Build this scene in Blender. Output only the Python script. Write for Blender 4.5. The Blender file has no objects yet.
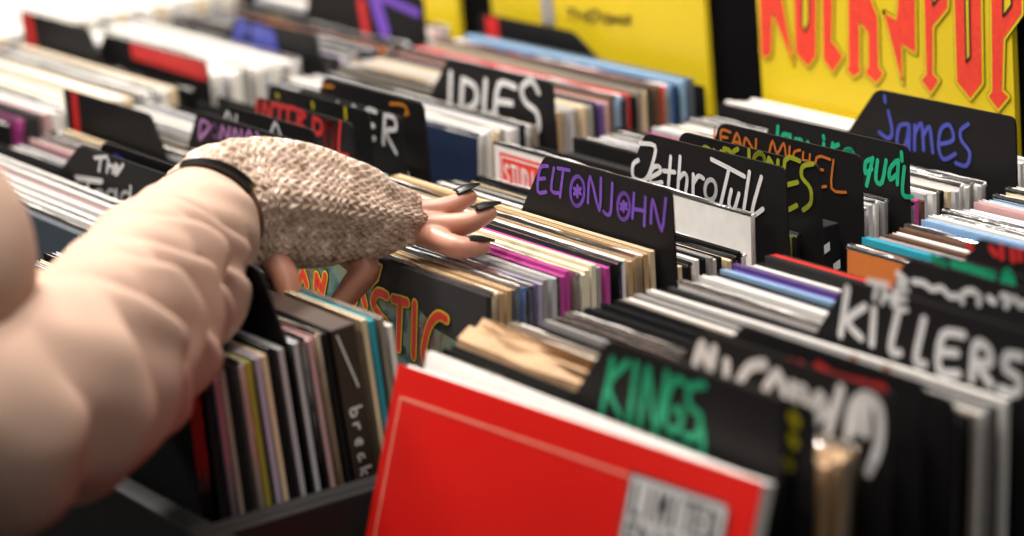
import bpy, bmesh, math, random, json
from mathutils import Vector, Matrix
R=math.radians
rnd=random.Random(7)
COL=bpy.context.scene.collection
# World frame: X runs along a sleeve's width, Y along the rows, Z up; z = 0 is the tops of the records, the floor lies 1.06 m below.
D=json.loads('{"elton":[1.028,0,2.7,[[[-1579.1,39.8],[-1588.7,36.8],[-1593.5,20.1],[-1583.3,21.3]],[[-1591.3,29.0],[-1583.5,30.6]],[[-1571.6,39.6],[-1576.8,23.8],[-1567.9,23.0]],[[-1567.0,40.3],[-1553.4,41.1]],[[-1560.4,40.5],[-1566.7,20.7]],[[-1537.3,29.5],[-1538.7,24.9],[-1541.5,21.0],[-1545.0,18.4],[-1548.6,17.8],[-1551.7,19.2],[-1553.4,22.4],[-1553.6,26.8],[-1552.2,31.4],[-1549.4,35.4],[-1545.9,37.9],[-1542.3,38.5],[-1539.3,37.0],[-1537.5,33.8],[-1537.3,29.5]],[[-1533.9,22.3],[-1529.2,40.4],[-1521.2,19.3],[-1516.9,41.5]],[[-1504.2,40.2],[-1508.1,20.7],[-1512.8,17.9],[-1516.3,19.3]],[[-1486.3,27.9],[-1487.4,23.9],[-1489.7,20.4],[-1492.7,18.2],[-1495.8,17.6],[-1498.4,18.9],[-1499.9,21.7],[-1500.1,25.5],[-1498.9,29.6],[-1496.6,33.1],[-1493.6,35.3],[-1490.5,35.8],[-1488.0,34.5],[-1486.5,31.7],[-1486.3,27.9]],[[-1480.6,37.4],[-1484.1,20.7]],[[-1468.2,36.9],[-1471.4,17.9]],[[-1482.5,26.9],[-1469.3,27.8]],[[-1463.8,20.9],[-1460.0,36.6],[-1452.7,17.8],[-1446.0,39.9]],[[-1544.9,31.9],[-1546.0,24.4]],[[-1549.1,29.4],[-1541.8,27.0]],[[-1549.6,25.6],[-1541.3,30.7]],[[-1492.8,29.9],[-1493.6,23.6]],[[-1496.2,27.8],[-1490.1,25.7]],[[-1496.6,24.6],[-1489.7,28.9]]]],"jethro":[1.119,0,3.3,[[[-1599.5,34.0],[-1582.4,34.8],[-1585.2,23.9],[-1593.3,10.8],[-1601.9,6.7],[-1610.7,8.6],[-1609.7,17.3],[-1603.1,21.4]],[[-1588.8,11.6],[-1577.7,17.4],[-1579.4,20.9],[-1586.5,18.3],[-1591.1,11.8],[-1588.1,7.2],[-1576.5,10.0]],[[-1564.6,29.9],[-1569.0,9.4]],[[-1573.8,18.5],[-1560.8,19.7]],[[-1553.6,31.6],[-1558.4,7.6]],[[-1557.3,15.0],[-1550.3,20.6],[-1546.9,17.5],[-1549.4,8.2]],[[-1539.6,21.4],[-1541.2,6.9]],[[-1539.3,16.1],[-1533.9,21.4],[-1528.3,20.6]],[[-1514.9,14.9],[-1515.8,11.7],[-1517.8,8.9],[-1520.5,7.1],[-1523.3,6.6],[-1525.7,7.5],[-1527.2,9.8],[-1527.5,12.8],[-1526.5,16.0],[-1524.5,18.8],[-1521.8,20.6],[-1519.0,21.1],[-1516.6,20.1],[-1515.2,17.9],[-1514.9,14.9]],[[-1518.3,35.4],[-1499.2,32.3],[-1483.1,29.4]],[[-1499.2,32.3],[-1511.3,4.0]],[[-1497.9,17.7],[-1501.5,7.5],[-1496.6,4.0],[-1489.8,16.5]],[[-1477.3,33.3],[-1485.3,6.8]],[[-1464.8,31.9],[-1477.1,4.6],[-1464.7,10.4]]]],"yellowgreen":[1.146,0,3.4,[[[-1555.3,29.4],[-1562.7,31.4],[-1567.1,26.0],[-1565.2,19.9]],[[-1552.6,30.6],[-1552.9,23.4],[-1547.0,23.6],[-1544.5,31.1]],[[-1540.9,33.7],[-1541.7,26.8]],[[-1540.9,33.7],[-1534.3,32.7],[-1535.5,26.2]],[[-1525.8,35.6],[-1531.1,32.4],[-1530.4,27.0],[-1524.9,27.9]],[[-1513.4,36.7],[-1514.4,27.2],[-1519.4,25.6]],[[-1496.6,32.4],[-1497.4,30.1],[-1499.2,28.1],[-1501.7,26.7],[-1504.3,26.3],[-1506.6,26.9],[-1508.0,28.4],[-1508.4,30.5],[-1507.6,32.8],[-1505.8,34.8],[-1503.3,36.1],[-1500.7,36.5],[-1498.4,35.9],[-1497.0,34.4],[-1496.6,32.4]],[[-1494.5,24.2],[-1491.8,34.7],[-1484.7,25.8],[-1482.2,34.6]],[[-1459.5,37.8],[-1475.0,35.8],[-1477.2,3.8],[-1464.7,6.8]],[[-1475.4,18.8],[-1462.7,22.9]],[[-1445.5,38.2],[-1456.3,34.6],[-1457.7,27.1],[-1449.4,20.8],[-1449.8,10.9],[-1457.8,4.9]]]],"orange":[1.181,0,2.1,[[[-1598.3,31.8],[-1600.0,21.0]],[[-1580.2,32.1],[-1590.6,31.9],[-1590.8,22.4],[-1582.5,22.9]],[[-1590.5,27.3],[-1583.8,27.7]],[[-1579.3,21.8],[-1572.6,32.5],[-1568.0,22.7]],[[-1576.8,25.9],[-1569.4,26.0]],[[-1566.0,22.2],[-1562.6,30.7],[-1553.3,22.6],[-1551.2,31.4]],[[-1538.6,20.1],[-1532.9,32.9],[-1528.3,24.9],[-1520.7,33.2],[-1518.7,23.2]],[[-1514.2,31.8],[-1515.8,22.1]],[[-1503.4,31.1],[-1509.7,28.6],[-1511.1,21.3],[-1504.8,20.7]],[[-1499.9,30.1],[-1501.6,19.7]],[[-1492.8,29.7],[-1494.4,19.7]],[[-1500.9,24.5],[-1493.7,24.8]],[[-1471.5,29.6],[-1485.7,28.7],[-1489.1,9.2],[-1476.6,10.4]],[[-1487.1,20.9],[-1479.3,21.2]],[[-1468.0,29.7],[-1470.8,9.9],[-1456.1,9.7]]]],"green":[1.222,0,3.4,[[[-1578.2,28.3],[-1580.6,15.7],[-1586.0,13.2]],[[-1566.0,23.6],[-1572.3,23.5],[-1575.1,14.9],[-1566.7,16.2]],[[-1564.7,24.3],[-1565.0,15.6]],[[-1558.6,22.3],[-1559.4,14.1]],[[-1558.7,21.5],[-1552.4,22.4],[-1551.8,15.2],[-1545.0,21.9],[-1544.4,14.8]],[[-1527.7,23.8],[-1528.9,15.6]],[[-1527.8,28.9],[-1527.4,27.3]],[[-1517.9,25.3],[-1519.8,17.0]],[[-1518.1,22.9],[-1511.9,25.4]],[[-1495.7,19.2],[-1496.5,16.7],[-1498.3,14.5],[-1500.8,13.0],[-1503.5,12.6],[-1505.9,13.3],[-1507.4,15.0],[-1507.8,17.3],[-1507.0,19.9],[-1505.1,22.1],[-1502.6,23.5],[-1500.0,24.0],[-1497.6,23.2],[-1496.1,21.6],[-1495.7,19.2]],[[-1476.8,20.9],[-1483.4,17.7],[-1483.9,10.0],[-1477.3,14.0]],[[-1476.0,21.5],[-1483.0,1.5]],[[-1471.0,20.8],[-1473.2,7.1],[-1467.0,6.2],[-1462.1,22.2]],[[-1451.9,23.3],[-1458.6,16.5],[-1458.4,9.8],[-1450.7,14.7]],[[-1449.6,24.2],[-1451.2,7.6]],[[-1443.5,20.5],[-1445.9,1.9],[-1436.2,1.4]],[[-1446.2,30.1],[-1445.9,24.7]]]],"blue":[1.319,0,3.1,[[[-1575.5,32.1],[-1575.0,28.2]],[[-1572.0,21.6],[-1568.4,7.8],[-1572.7,1.4],[-1582.6,4.4]],[[-1550.6,15.1],[-1560.4,12.2],[-1563.3,-1.3],[-1554.4,-1.0],[-1549.5,14.5],[-1550.8,-3.8]],[[-1543.4,15.4],[-1544.7,-2.8]],[[-1543.0,10.3],[-1536.1,17.8],[-1534.8,-1.3]],[[-1533.6,10.5],[-1527.6,16.5],[-1525.1,-1.6]],[[-1516.4,5.9],[-1502.9,11.0],[-1506.3,20.9],[-1515.7,16.5],[-1518.5,2.5],[-1513.4,-4.9],[-1501.3,1.1]],[[-1486.8,24.6],[-1495.1,18.8],[-1494.1,11.3],[-1486.2,4.5],[-1490.0,-5.8],[-1501.0,-5.5]]]],"idles":[1.192,0,5.6,[[[-1961.7,22.4],[-1968.1,-6.2]],[[-1944.2,19.5],[-1951.2,-6.7]],[[-1944.2,19.5],[-1926.0,15.6],[-1928.3,1.4],[-1949.5,-6.5]],[[-1909.4,23.0],[-1915.7,-3.7],[-1902.2,-2.9]],[[-1866.9,23.6],[-1890.6,22.7],[-1898.7,-6.4],[-1874.8,-5.8]],[[-1894.3,8.5],[-1874.0,9.7]],[[-1834.4,23.9],[-1842.9,31.9],[-1857.8,24.3],[-1854.5,13.5],[-1839.2,7.3],[-1838.7,-6.1],[-1850.7,-10.7]]]],"toad":[0.868,0,3.0,[[[-1949.3,20.1],[-1927.5,24.3]],[[-1938.0,22.2],[-1944.6,10.8]],[[-1925.3,22.4],[-1930.5,12.2]],[[-1928.2,16.7],[-1919.7,18.8],[-1920.6,13.2]],[[-1917.4,15.5],[-1909.2,19.0],[-1912.7,20.7],[-1917.6,16.9],[-1914.8,12.9],[-1900.7,22.6]],[[-1987.8,-0.8],[-1940.5,3.9]],[[-1986.4,-2.1],[-1942.7,2.1]],[[-1964.5,0.3],[-1974.9,-16.0]],[[-1940.8,-7.9],[-1942.2,-10.1],[-1945.0,-12.2],[-1948.7,-13.7],[-1952.4,-14.3],[-1955.6,-14.0],[-1957.5,-12.7],[-1957.7,-10.8],[-1956.3,-8.5],[-1953.5,-6.5],[-1949.8,-5.0],[-1946.0,-4.4],[-1942.9,-4.7],[-1941.0,-6.0],[-1940.8,-7.9]],[[-1920.6,-4.5],[-1921.9,-6.6],[-1924.5,-8.7],[-1927.8,-10.1],[-1931.2,-10.7],[-1934.0,-10.3],[-1935.7,-9.0],[-1935.9,-7.1],[-1934.5,-4.9],[-1931.9,-2.9],[-1928.6,-1.4],[-1925.2,-0.9],[-1922.4,-1.3],[-1920.8,-2.6],[-1920.6,-4.5]],[[-1917.5,0.8],[-1918.8,-8.7]],[[-1895.3,-1.7],[-1896.6,-3.8],[-1899.1,-5.8],[-1902.4,-7.2],[-1905.7,-7.8],[-1908.5,-7.4],[-1910.2,-6.1],[-1910.3,-4.2],[-1909.0,-2.1],[-1906.5,-0.1],[-1903.3,1.3],[-1899.9,1.9],[-1897.2,1.5],[-1895.5,0.2],[-1895.3,-1.7]],[[-1891.8,7.8],[-1896.6,-6.4]]]],"interpol":[1.014,0,3.8,[[[-1958.6,34.6],[-1962.8,22.1]],[[-1952.5,22.9],[-1947.5,35.1],[-1941.3,23.7],[-1935.7,35.2]],[[-1932.3,35.1],[-1911.9,35.8]],[[-1922.3,35.4],[-1927.9,21.7]],[[-1896.7,35.9],[-1908.6,35.7],[-1912.4,24.0],[-1901.8,23.4]],[[-1893.8,35.7],[-1899.1,20.6]],[[-1893.8,35.7],[-1883.6,34.1],[-1894.2,27.7],[-1885.4,21.6]],[[-1871.2,33.8],[-1876.1,14.1]],[[-1871.3,33.2],[-1860.1,31.7],[-1863.0,23.2],[-1873.8,21.2]],[[-1842.7,22.7],[-1844.4,17.8],[-1847.2,13.5],[-1850.5,10.9],[-1853.7,10.4],[-1856.1,12.2],[-1857.3,15.8],[-1857.0,20.6],[-1855.3,25.6],[-1852.5,29.8],[-1849.2,32.4],[-1846.1,32.8],[-1843.6,31.1],[-1842.5,27.5],[-1842.7,22.7]],[[-1830.8,36.0],[-1838.0,12.0],[-1824.8,11.5]]]],"blacker":[1.056,0,4.2,[[[-1932.6,30.1],[-1934.4,25.5]],[[-1907.9,31.4],[-1906.8,28.4]],[[-1884.1,32.2],[-1880.3,30.6]],[[-1850.7,32.8],[-1865.0,31.5],[-1869.9,10.2],[-1856.7,11.5]],[[-1867.2,20.2],[-1855.7,21.2]],[[-1837.7,31.9],[-1843.9,9.2]],[[-1837.7,31.9],[-1823.9,31.8],[-1823.5,23.5],[-1838.1,19.2],[-1826.1,4.8]]]],"ochre":[1.076,0,2.6,[[[-1966.6,33.6],[-1949.2,34.9]],[[-1862.5,33.5],[-1842.3,35.1],[-1837.1,29.1]],[[-1839.1,30.9],[-1841.7,27.4]]]],"dots":[1.034,0,3.5,[[[-1964.1,34.3],[-1962.1,33.5]],[[-1907.9,35.7],[-1907.3,32.6]],[[-1857.6,38.6],[-1857.9,31.2]]]],"pink":[0.962,0,3.2,[[[-1961.5,14.2],[-1955.1,29.1],[-1941.3,26.9],[-1960.1,14.4]],[[-1927.5,25.3],[-1929.4,22.2],[-1933.0,20.0],[-1937.0,19.4],[-1939.8,20.7],[-1940.3,23.4],[-1938.4,26.4],[-1934.8,28.7],[-1930.8,29.2],[-1928.0,28.0],[-1927.5,25.3]],[[-1925.3,19.6],[-1920.2,30.0],[-1913.4,21.4],[-1908.6,30.6]],[[-1904.6,21.7],[-1899.9,30.9],[-1893.1,22.8],[-1889.4,31.4]],[[-1886.2,23.0],[-1876.7,32.9],[-1872.2,24.6]],[[-1865.2,33.3],[-1859.0,27.2]]]],"whitepink":[0.982,0,3.0,[[[-1957.7,22.6],[-1948.5,33.2],[-1942.8,25.4]],[[-1934.1,32.5],[-1937.3,24.5]],[[-1883.6,23.0],[-1872.3,35.8],[-1865.4,25.1]]]],"kings":[0.829,5,4.4,[[[-1229.2,29.3],[-1239.7,-2.3]],[[-1215.4,30.6],[-1232.9,14.4],[-1222.4,0.1]],[[-1207.3,31.6],[-1214.2,-1.3]],[[-1204.6,-1.5],[-1196.5,31.5],[-1190.4,-1.4],[-1179.8,32.7]],[[-1163.1,30.0],[-1170.9,31.5],[-1178.0,23.4],[-1181.4,9.7],[-1177.7,2.1],[-1169.3,5.7],[-1166.7,15.5],[-1173.5,13.9]],[[-1147.8,33.4],[-1159.0,29.6],[-1161.0,20.0],[-1150.8,15.5],[-1154.5,3.9],[-1164.8,2.5]],[[-1228.0,-7.1],[-1212.8,-6.0]],[[-1196.5,-5.4],[-1153.2,-5.4]],[[-1149.4,9.1],[-1148.1,-6.6]]]],"yellowdots":[0.8355,5,6.5,[[[-1201.4,33.3],[-1200.9,32.4]],[[-1171.8,33.7],[-1169.2,33.2]],[[-1083.2,30.2],[-1080.8,27.7]],[[-1083.0,18.6],[-1081.6,16.7]],[[-1086.1,5.5],[-1085.1,4.2]]]],"michael":[0.885,6,6.6,[[[-1229.1,13.2],[-1223.2,25.4],[-1216.4,12.6],[-1212.5,25.1]],[[-1201.2,20.1],[-1201.4,10.9]],[[-1169.0,26.2],[-1181.7,21.8],[-1191.7,9.7]],[[-1170.2,8.0],[-1157.6,23.8],[-1149.0,8.7]],[[-1144.9,20.2],[-1142.0,10.3]],[[-1143.6,18.0],[-1135.0,19.5],[-1134.1,8.9]],[[-1129.1,7.6],[-1122.8,19.5],[-1117.7,12.7],[-1126.6,5.0]],[[-1105.8,26.6],[-1114.4,3.1]],[[-1099.3,3.5],[-1096.5,19.2],[-1086.3,27.0],[-1075.7,23.2],[-1074.8,4.7],[-1082.2,-11.3]],[[-1091.9,21.8],[-1093.6,8.0]],[[-1085.0,25.0],[-1085.4,8.4]]]],"redink":[0.905,6,5.0,[[[-1172.3,22.0],[-1170.3,21.4]],[[-1163.5,22.6],[-1160.2,21.7]],[[-1148.6,25.0],[-1138.7,22.8]],[[-1136.2,22.0],[-1120.5,22.6],[-1107.4,23.6]],[[-1102.7,23.9],[-1094.9,24.0]]]],"orangedots":[0.925,6,4.5,[[[-1143.9,25.2],[-1142.5,24.9]],[[-1117.4,25.6],[-1116.0,25.3]]]],"killers":[0.985,4,5.0,[[[-1219.1,35.0],[-1225.1,6.8]],[[-1204.2,27.5],[-1219.1,16.3],[-1207.2,9.0]],[[-1196.2,27.6],[-1197.9,7.3]],[[-1175.8,30.3],[-1182.1,7.7],[-1174.3,7.4]],[[-1154.6,30.5],[-1161.1,5.9],[-1153.7,5.5]],[[-1122.9,28.2],[-1139.3,25.0],[-1142.1,4.6],[-1126.6,5.9]],[[-1140.2,15.2],[-1127.9,17.1]],[[-1115.8,5.4],[-1113.4,25.2],[-1103.3,24.5],[-1102.0,17.0],[-1111.6,14.9],[-1101.0,5.9]],[[-1077.8,25.8],[-1088.9,24.4],[-1090.1,16.8],[-1079.4,13.3],[-1081.6,5.3],[-1093.8,4.7]]]],"the":[0.985,4,3.2,[[[-1201.4,42.9],[-1185.0,43.8]],[[-1193.3,43.0],[-1195.8,33.9]],[[-1186.7,42.5],[-1189.3,32.7]],[[-1178.5,42.9],[-1180.6,33.0]],[[-1187.6,37.0],[-1179.6,37.6]],[[-1168.3,43.8],[-1174.7,43.1],[-1176.7,32.7],[-1168.8,32.9]],[[-1175.7,37.6],[-1169.9,38.5]]]],"whitetwo":[1.03,3,4.2,[[[-1227.7,32.0],[-1220.2,28.9],[-1226.9,27.0]],[[-1214.3,30.0],[-1205.1,30.6],[-1198.5,28.5],[-1190.3,30.7],[-1183.8,27.4],[-1177.3,28.7]],[[-1173.3,26.1],[-1172.5,31.3],[-1165.3,33.9],[-1159.8,32.2],[-1159.8,27.7]],[[-1151.9,32.6],[-1147.2,31.3]],[[-1141.0,35.9],[-1134.8,36.0],[-1137.9,31.0]],[[-1130.2,36.4],[-1125.6,33.5],[-1121.0,36.6]]]],"greentwo":[1.052,3,5.0,[[[-1222.5,37.9],[-1216.7,36.1],[-1212.5,35.7]],[[-1205.9,36.9],[-1193.6,37.0],[-1180.7,36.6],[-1171.9,36.6]],[[-1163.9,34.2],[-1160.3,41.0],[-1156.1,35.1]],[[-1163.2,35.7],[-1156.9,36.4]]]],"redtwo":[1.083,2,4.5,[[[-1226.3,37.9],[-1223.9,36.1]],[[-1207.0,39.2],[-1203.3,36.4]],[[-1198.3,41.3],[-1197.9,35.4]],[[-1189.4,40.7],[-1188.7,35.6]],[[-1183.0,41.6],[-1182.7,37.3]]]],"poster_b":[1.358,0,2.2,[[[-2038.6,36.5],[-2026.2,36.9]],[[-2032.5,37.2],[-2035.1,28.8]],[[-2022.7,36.7],[-2025.5,28.9]],[[-2019.7,32.6],[-2014.2,34.8],[-2013.2,29.3]],[[-2006.6,39.1],[-2009.7,29.3]],[[-1999.6,39.9],[-2005.5,34.2],[-2001.0,29.1],[-1991.1,38.9],[-1997.8,40.1]],[[-1985.9,39.5],[-1988.0,31.2]],[[-1981.0,37.4],[-1975.8,38.0],[-1976.6,31.5],[-1981.7,31.9],[-1981.0,37.4]],[[-1970.7,38.2],[-1972.1,32.1],[-1965.6,37.8],[-1964.6,32.9]],[[-1954.0,36.6],[-1955.3,34.4],[-1957.8,33.3],[-1960.1,33.9],[-1960.8,35.8],[-1959.6,37.9],[-1957.1,39.0],[-1954.7,38.4],[-1954.0,36.6]],[[-1949.5,40.7],[-1944.2,40.3],[-1950.8,35.5],[-1945.9,34.1]]]],"rock":[[[-1766.3,109.6],[-1739.3,112.2],[-1728.1,104.7],[-1729.5,89.5],[-1740.6,79.7],[-1731.0,29.0],[-1753.8,67.3],[-1757.7,34.0],[-1763.7,28.8],[-1770.5,31.3],[-1768.3,67.9]],[[-1717.2,114.3],[-1702.1,115.8],[-1696.2,107.9],[-1703.0,37.6],[-1713.2,28.7],[-1727.2,37.8],[-1723.7,105.1]],[[-1688.9,117.1],[-1670.9,118.8],[-1666.2,108.8],[-1677.2,101.4],[-1683.1,50.8],[-1679.9,50.2],[-1670.8,41.7],[-1683.3,28.3],[-1693.5,36.7]],[[-1657.9,120.1],[-1645.1,121.3],[-1645.5,96.3],[-1635.6,122.2],[-1621.5,123.6],[-1635.8,91.1],[-1628.1,77.4],[-1629.5,38.5],[-1624.4,35.0],[-1633.5,26.4],[-1645.1,32.9],[-1640.6,38.2],[-1639.2,63.6],[-1649.0,71.9],[-1651.8,36.7],[-1650.5,33.0],[-1659.0,27.7],[-1666.7,32.6],[-1663.9,35.1]],[[-1620.0,80.9],[-1606.4,76.8],[-1600.5,107.3],[-1584.0,113.1],[-1587.1,55.4],[-1602.4,59.7],[-1603.5,30.5]],[[-1573.9,128.2],[-1554.5,130.1],[-1547.6,122.8],[-1550.2,92.5],[-1566.9,77.4],[-1569.3,41.3],[-1563.2,38.0],[-1572.6,27.4],[-1581.7,35.5],[-1576.0,40.4]],[[-1536.8,131.8],[-1518.0,133.7],[-1513.7,124.2],[-1516.8,42.2],[-1530.0,29.2],[-1543.2,39.6],[-1541.9,121.4]],[[-1502.3,135.2],[-1478.4,137.5],[-1471.9,130.4],[-1473.6,97.2],[-1492.8,77.2],[-1496.4,38.9],[-1490.3,35.8],[-1501.4,25.2],[-1510.4,33.0],[-1506.4,37.5]]],"rockholes":[[[-1712.4,104.1],[-1705.7,104.8],[-1708.7,63.9],[-1713.4,55.8],[-1717.0,60.7]],[[-1530.3,120.6],[-1525.4,121.1],[-1527.9,59.9],[-1532.2,55.3]],[[-1756.7,101.8],[-1743.5,103.2],[-1748.9,83.1],[-1756.5,82.3]],[[-1564.0,121.2],[-1557.4,121.8],[-1558.9,99.5],[-1565.2,92.8]],[[-1490.0,128.6],[-1481.6,129.4],[-1483.1,102.0],[-1492.0,93.1]]],"fant":[0.899,6,[[[-1577.5,-20.0],[-1588.8,-19.7],[-1595.4,-27.8],[-1585.7,-35.3],[-1577.7,-38.8],[-1584.3,-47.0],[-1594.0,-46.4]],[[-1569.5,-20.2],[-1552.2,-19.3]],[[-1560.7,-19.2],[-1563.5,-52.0]],[[-1542.8,-18.2],[-1544.6,-53.0]],[[-1504.7,-20.5],[-1515.2,-20.2],[-1525.9,-29.8],[-1532.2,-46.2],[-1530.7,-54.2]],[[-1620.1,-32.7],[-1611.6,-19.0],[-1605.2,-31.5]],[[-1671.1,-33.1],[-1669.8,-24.0],[-1662.4,-34.1],[-1658.1,-21.8]],[[-1693.8,-32.2],[-1688.3,-24.9],[-1683.3,-32.8]]],[[-1601.5,-1.7],[-1583.7,-0.9],[-1588.7,-11.2],[-1596.9,-17.0],[-1605.0,-16.0]],[[[-1599.1,-13.1],[-1597.7,-8.6],[-1596.5,-12.6]],[[-1594.5,-12.8],[-1594.1,-8.3],[-1591.3,-12.2],[-1590.6,-8.1]]]],"redcheck":[[-1407.2,-6.6],[-1076.9,1.8],[-1419.0,-11.0],[-1418.4,-115.1],[-1412.6,-21.7],[-1180.7,-22.3],[-1182.7,-21.7],[-1104.1,-20.1],[-1270.5,-12.6],[-1181.0,-51.5]]}')
HAND='{"sleeve": [[-1.5768, 0.7681, 0.0568, 0.03786421835160684], [-1.549, 0.7413, 0.0518, 0.04382317730530234], [-1.5214, 0.7143, 0.0468, 0.04892001835481736], [-1.4903, 0.6844, 0.0444, 0.05245125329034062], [-1.4593, 0.6539, 0.0412, 0.05462379040887543], [-1.4294, 0.6215, 0.0378, 0.05718600482009984], [-1.4018, 0.5849, 0.0335, 0.05901369477696246], [-1.3878, 0.5471, 0.0306, 0.05947923844521992], [-1.3986, 0.5162, 0.0416, 0.05592731267999634], [-1.4188, 0.5027, 0.0766, 0.05381684805056251], [-1.4292, 0.5262, 0.115, 0.06266562621907099], [-1.4579, 0.5083, 0.1673, 0.06054136770317028], [-1.4609, 0.4706, 0.2521, 0.06465884281353626], [-1.4649, 0.4307, 0.3356, 0.06796937556558932]], "glove": [[-1.5803, 0.7604, 0.0527, 0.03103624455049741], [-1.5921, 0.7825, 0.0561, 0.03765731005460352], [-1.6002, 0.8091, 0.0568, 0.04124372053599434], [-1.5951, 0.834, 0.0517, 0.040829903941987704], [-1.589, 0.8591, 0.044, 0.03720211180119623], [-1.583, 0.876, 0.0394, 0.03215699782593204], [-1.5778, 0.891, 0.0337, 0.027084296077734073], [-1.5737, 0.9056, 0.0306, 0.01939765284406088], [-1.5721, 0.9165, 0.0278, 0.014911191270705641], [-1.5719, 0.9186, 0.0274, 0.01232449271100252]], "T": [[-1.584, 0.891, 0.034], [-1.5769, 0.9206, 0.0315], [-1.5666, 0.9374, 0.0323], [-1.5635, 0.9544, 0.0367]], "M": [[-1.581, 0.889, 0.0322], [-1.5634, 0.9193, 0.0254], [-1.5459, 0.9373, 0.0252], [-1.5396, 0.9538, 0.0301]], "Bf": [[-1.5774, 0.8868, 0.032], [-1.5634, 0.915, 0.021], [-1.5304, 0.9219, 0.0161], [-1.5238, 0.9374, 0.0145]], "I": [[-1.5913, 0.8677, 0.023], [-1.5693, 0.8746, 0.0068], [-1.569, 0.8649, -0.005], [-1.5707, 0.8528, -0.0153]], "Th": [[-1.5942, 0.8085, 0.0376], [-1.5733, 0.814, 0.0224], [-1.5616, 0.8142, 0.0062], [-1.5569, 0.8104, -0.015]], "palm": [[-1.574, 0.7499, 0.051], [-1.5968, 0.7941, 0.0554], [-1.5964, 0.8402, 0.0488], [-1.5888, 0.8754, 0.0372]], "nT": [[-1.565, 0.9451, 0.0418], [-1.5627, 0.9633, 0.0437]], "nM": [[-1.5414, 0.9439, 0.0353], [-1.539, 0.9632, 0.0349]], "nB": [[-1.5259, 0.928, 0.0216], [-1.5219, 0.9454, 0.0164]]}'
LAMPS=[(-1.9,.8,1.9,.5,.25,22,(1,.92,.84)),(-1.2,.7,1.9,.4,.25,14,(1,.93,.86)),(-2.9,1.0,1.8,.7,.3,80,(1,.94,.88),-2.6,1.1,0),(-1.3,1.2,2.0,.3,.3,20,(1,.93,.86)),(-2.3,-.5,1.6,.4,.3,12,(1,.92,.85)),(.1,.7,1.5,.4,.3,7,(1,.93,.87))]  # last two are added fills: sleeve-fold shading, right-hand record ends
AMB=.04; FOCUS=1.93; FSTOP=3.6; EXPO=.3; BAND0=75; BAND1=150
# ---------------------------------------------------------------- materials
_m={}
def principled(name,base,rough=.6,spec=.5,metal=0,coat=0,sheen=0,bump=None,noise=None,noise_scale=60,noise_amt=.12,bump_scale=200,bump_str=.1,bump_dist=.001):
    if name in _m: return _m[name]
    m=bpy.data.materials.new(name); m.use_nodes=True; nt=m.node_tree; b=nt.nodes['Principled BSDF']
    b.inputs['Roughness'].default_value=rough; b.inputs['Specular IOR Level'].default_value=spec
    b.inputs['Metallic'].default_value=metal; b.inputs['Coat Weight'].default_value=coat; b.inputs['Sheen Weight'].default_value=sheen
    c=tuple(base)+(1,)
    tc=nt.nodes.new('ShaderNodeTexCoord')
    n=nt.nodes.new('ShaderNodeTexNoise'); n.inputs['Scale'].default_value=noise_scale; n.inputs['Detail'].default_value=4
    nt.links.new(tc.outputs['Object'],n.inputs['Vector'])
    mx=nt.nodes.new('ShaderNodeMix'); mx.data_type='RGBA'
    mx.inputs[6].default_value=tuple(v*(1-noise_amt) for v in base)+(1,)
    mx.inputs[7].default_value=tuple(min(1,v*(1+noise_amt)) for v in base)+(1,)
    nt.links.new(n.outputs['Fac'],mx.inputs[0]); nt.links.new(mx.outputs[2],b.inputs['Base Color'])
    if bump:
        n2=nt.nodes.new('ShaderNodeTexNoise'); n2.inputs['Scale'].default_value=bump_scale; n2.inputs['Detail'].default_value=3
        nt.links.new(tc.outputs['Object'],n2.inputs['Vector'])
        bp=nt.nodes.new('ShaderNodeBump'); bp.inputs['Strength'].default_value=bump_str; bp.inputs['Distance'].default_value=bump_dist
        nt.links.new(n2.outputs['Fac'],bp.inputs['Height']); nt.links.new(bp.outputs['Normal'],b.inputs['Normal'])
    _m[name]=m; return m
PAL=dict(cream=(.72,.58,.38),tan=(.50,.34,.18),white=(.82,.80,.77),ivory=(.80,.74,.56),black=(.012,.012,.013),charcoal=(.045,.043,.045),
 grey=(.33,.32,.31),silver=(.52,.52,.54),pink=(.62,.07,.30),rose=(.55,.34,.34),red=(.70,.03,.02),brown=(.13,.07,.045),
 teal=(.03,.36,.48),blue=(.05,.16,.42),navy=(.012,.022,.055),sky=(.28,.45,.66),purple=(.12,.07,.25),violet=(.10,.08,.36),olive=(.36,.33,.04),
 yellow=(.70,.45,.05),green=(.03,.18,.08),orange=(.75,.22,.05),kraft=(.40,.25,.13),slate=(.09,.12,.15),lilac=(.45,.40,.52),magenta=(.50,.06,.30),taupe=(.27,.23,.19))
WORD=dict(sky='light blue',slate='slate grey')
def jacket(c): return principled('printed_card_'+c,PAL[c],rough=.7 if c in('black','charcoal','brown') else .5,spec=.10 if c in('black','charcoal','brown') else .28,noise_scale=90,noise_amt=.12)
paper=principled('white_inner_paper',(.80,.78,.75),rough=.8)
blackpaper=principled('black_inner_paper',(.03,.03,.03),rough=.8)
vinylcard=principled('black_divider_plastic',(.0095,.0088,.0095),rough=.6,spec=.16,noise_amt=.2,bump=True,bump_scale=900,bump_str=.08,bump_dist=.0004)
wood=principled('black_painted_wood',(.012,.0115,.0115),rough=.6,spec=.25,noise_scale=25,noise_amt=.4,bump=True,bump_scale=140,bump_str=.2,bump_dist=.0006)
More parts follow.
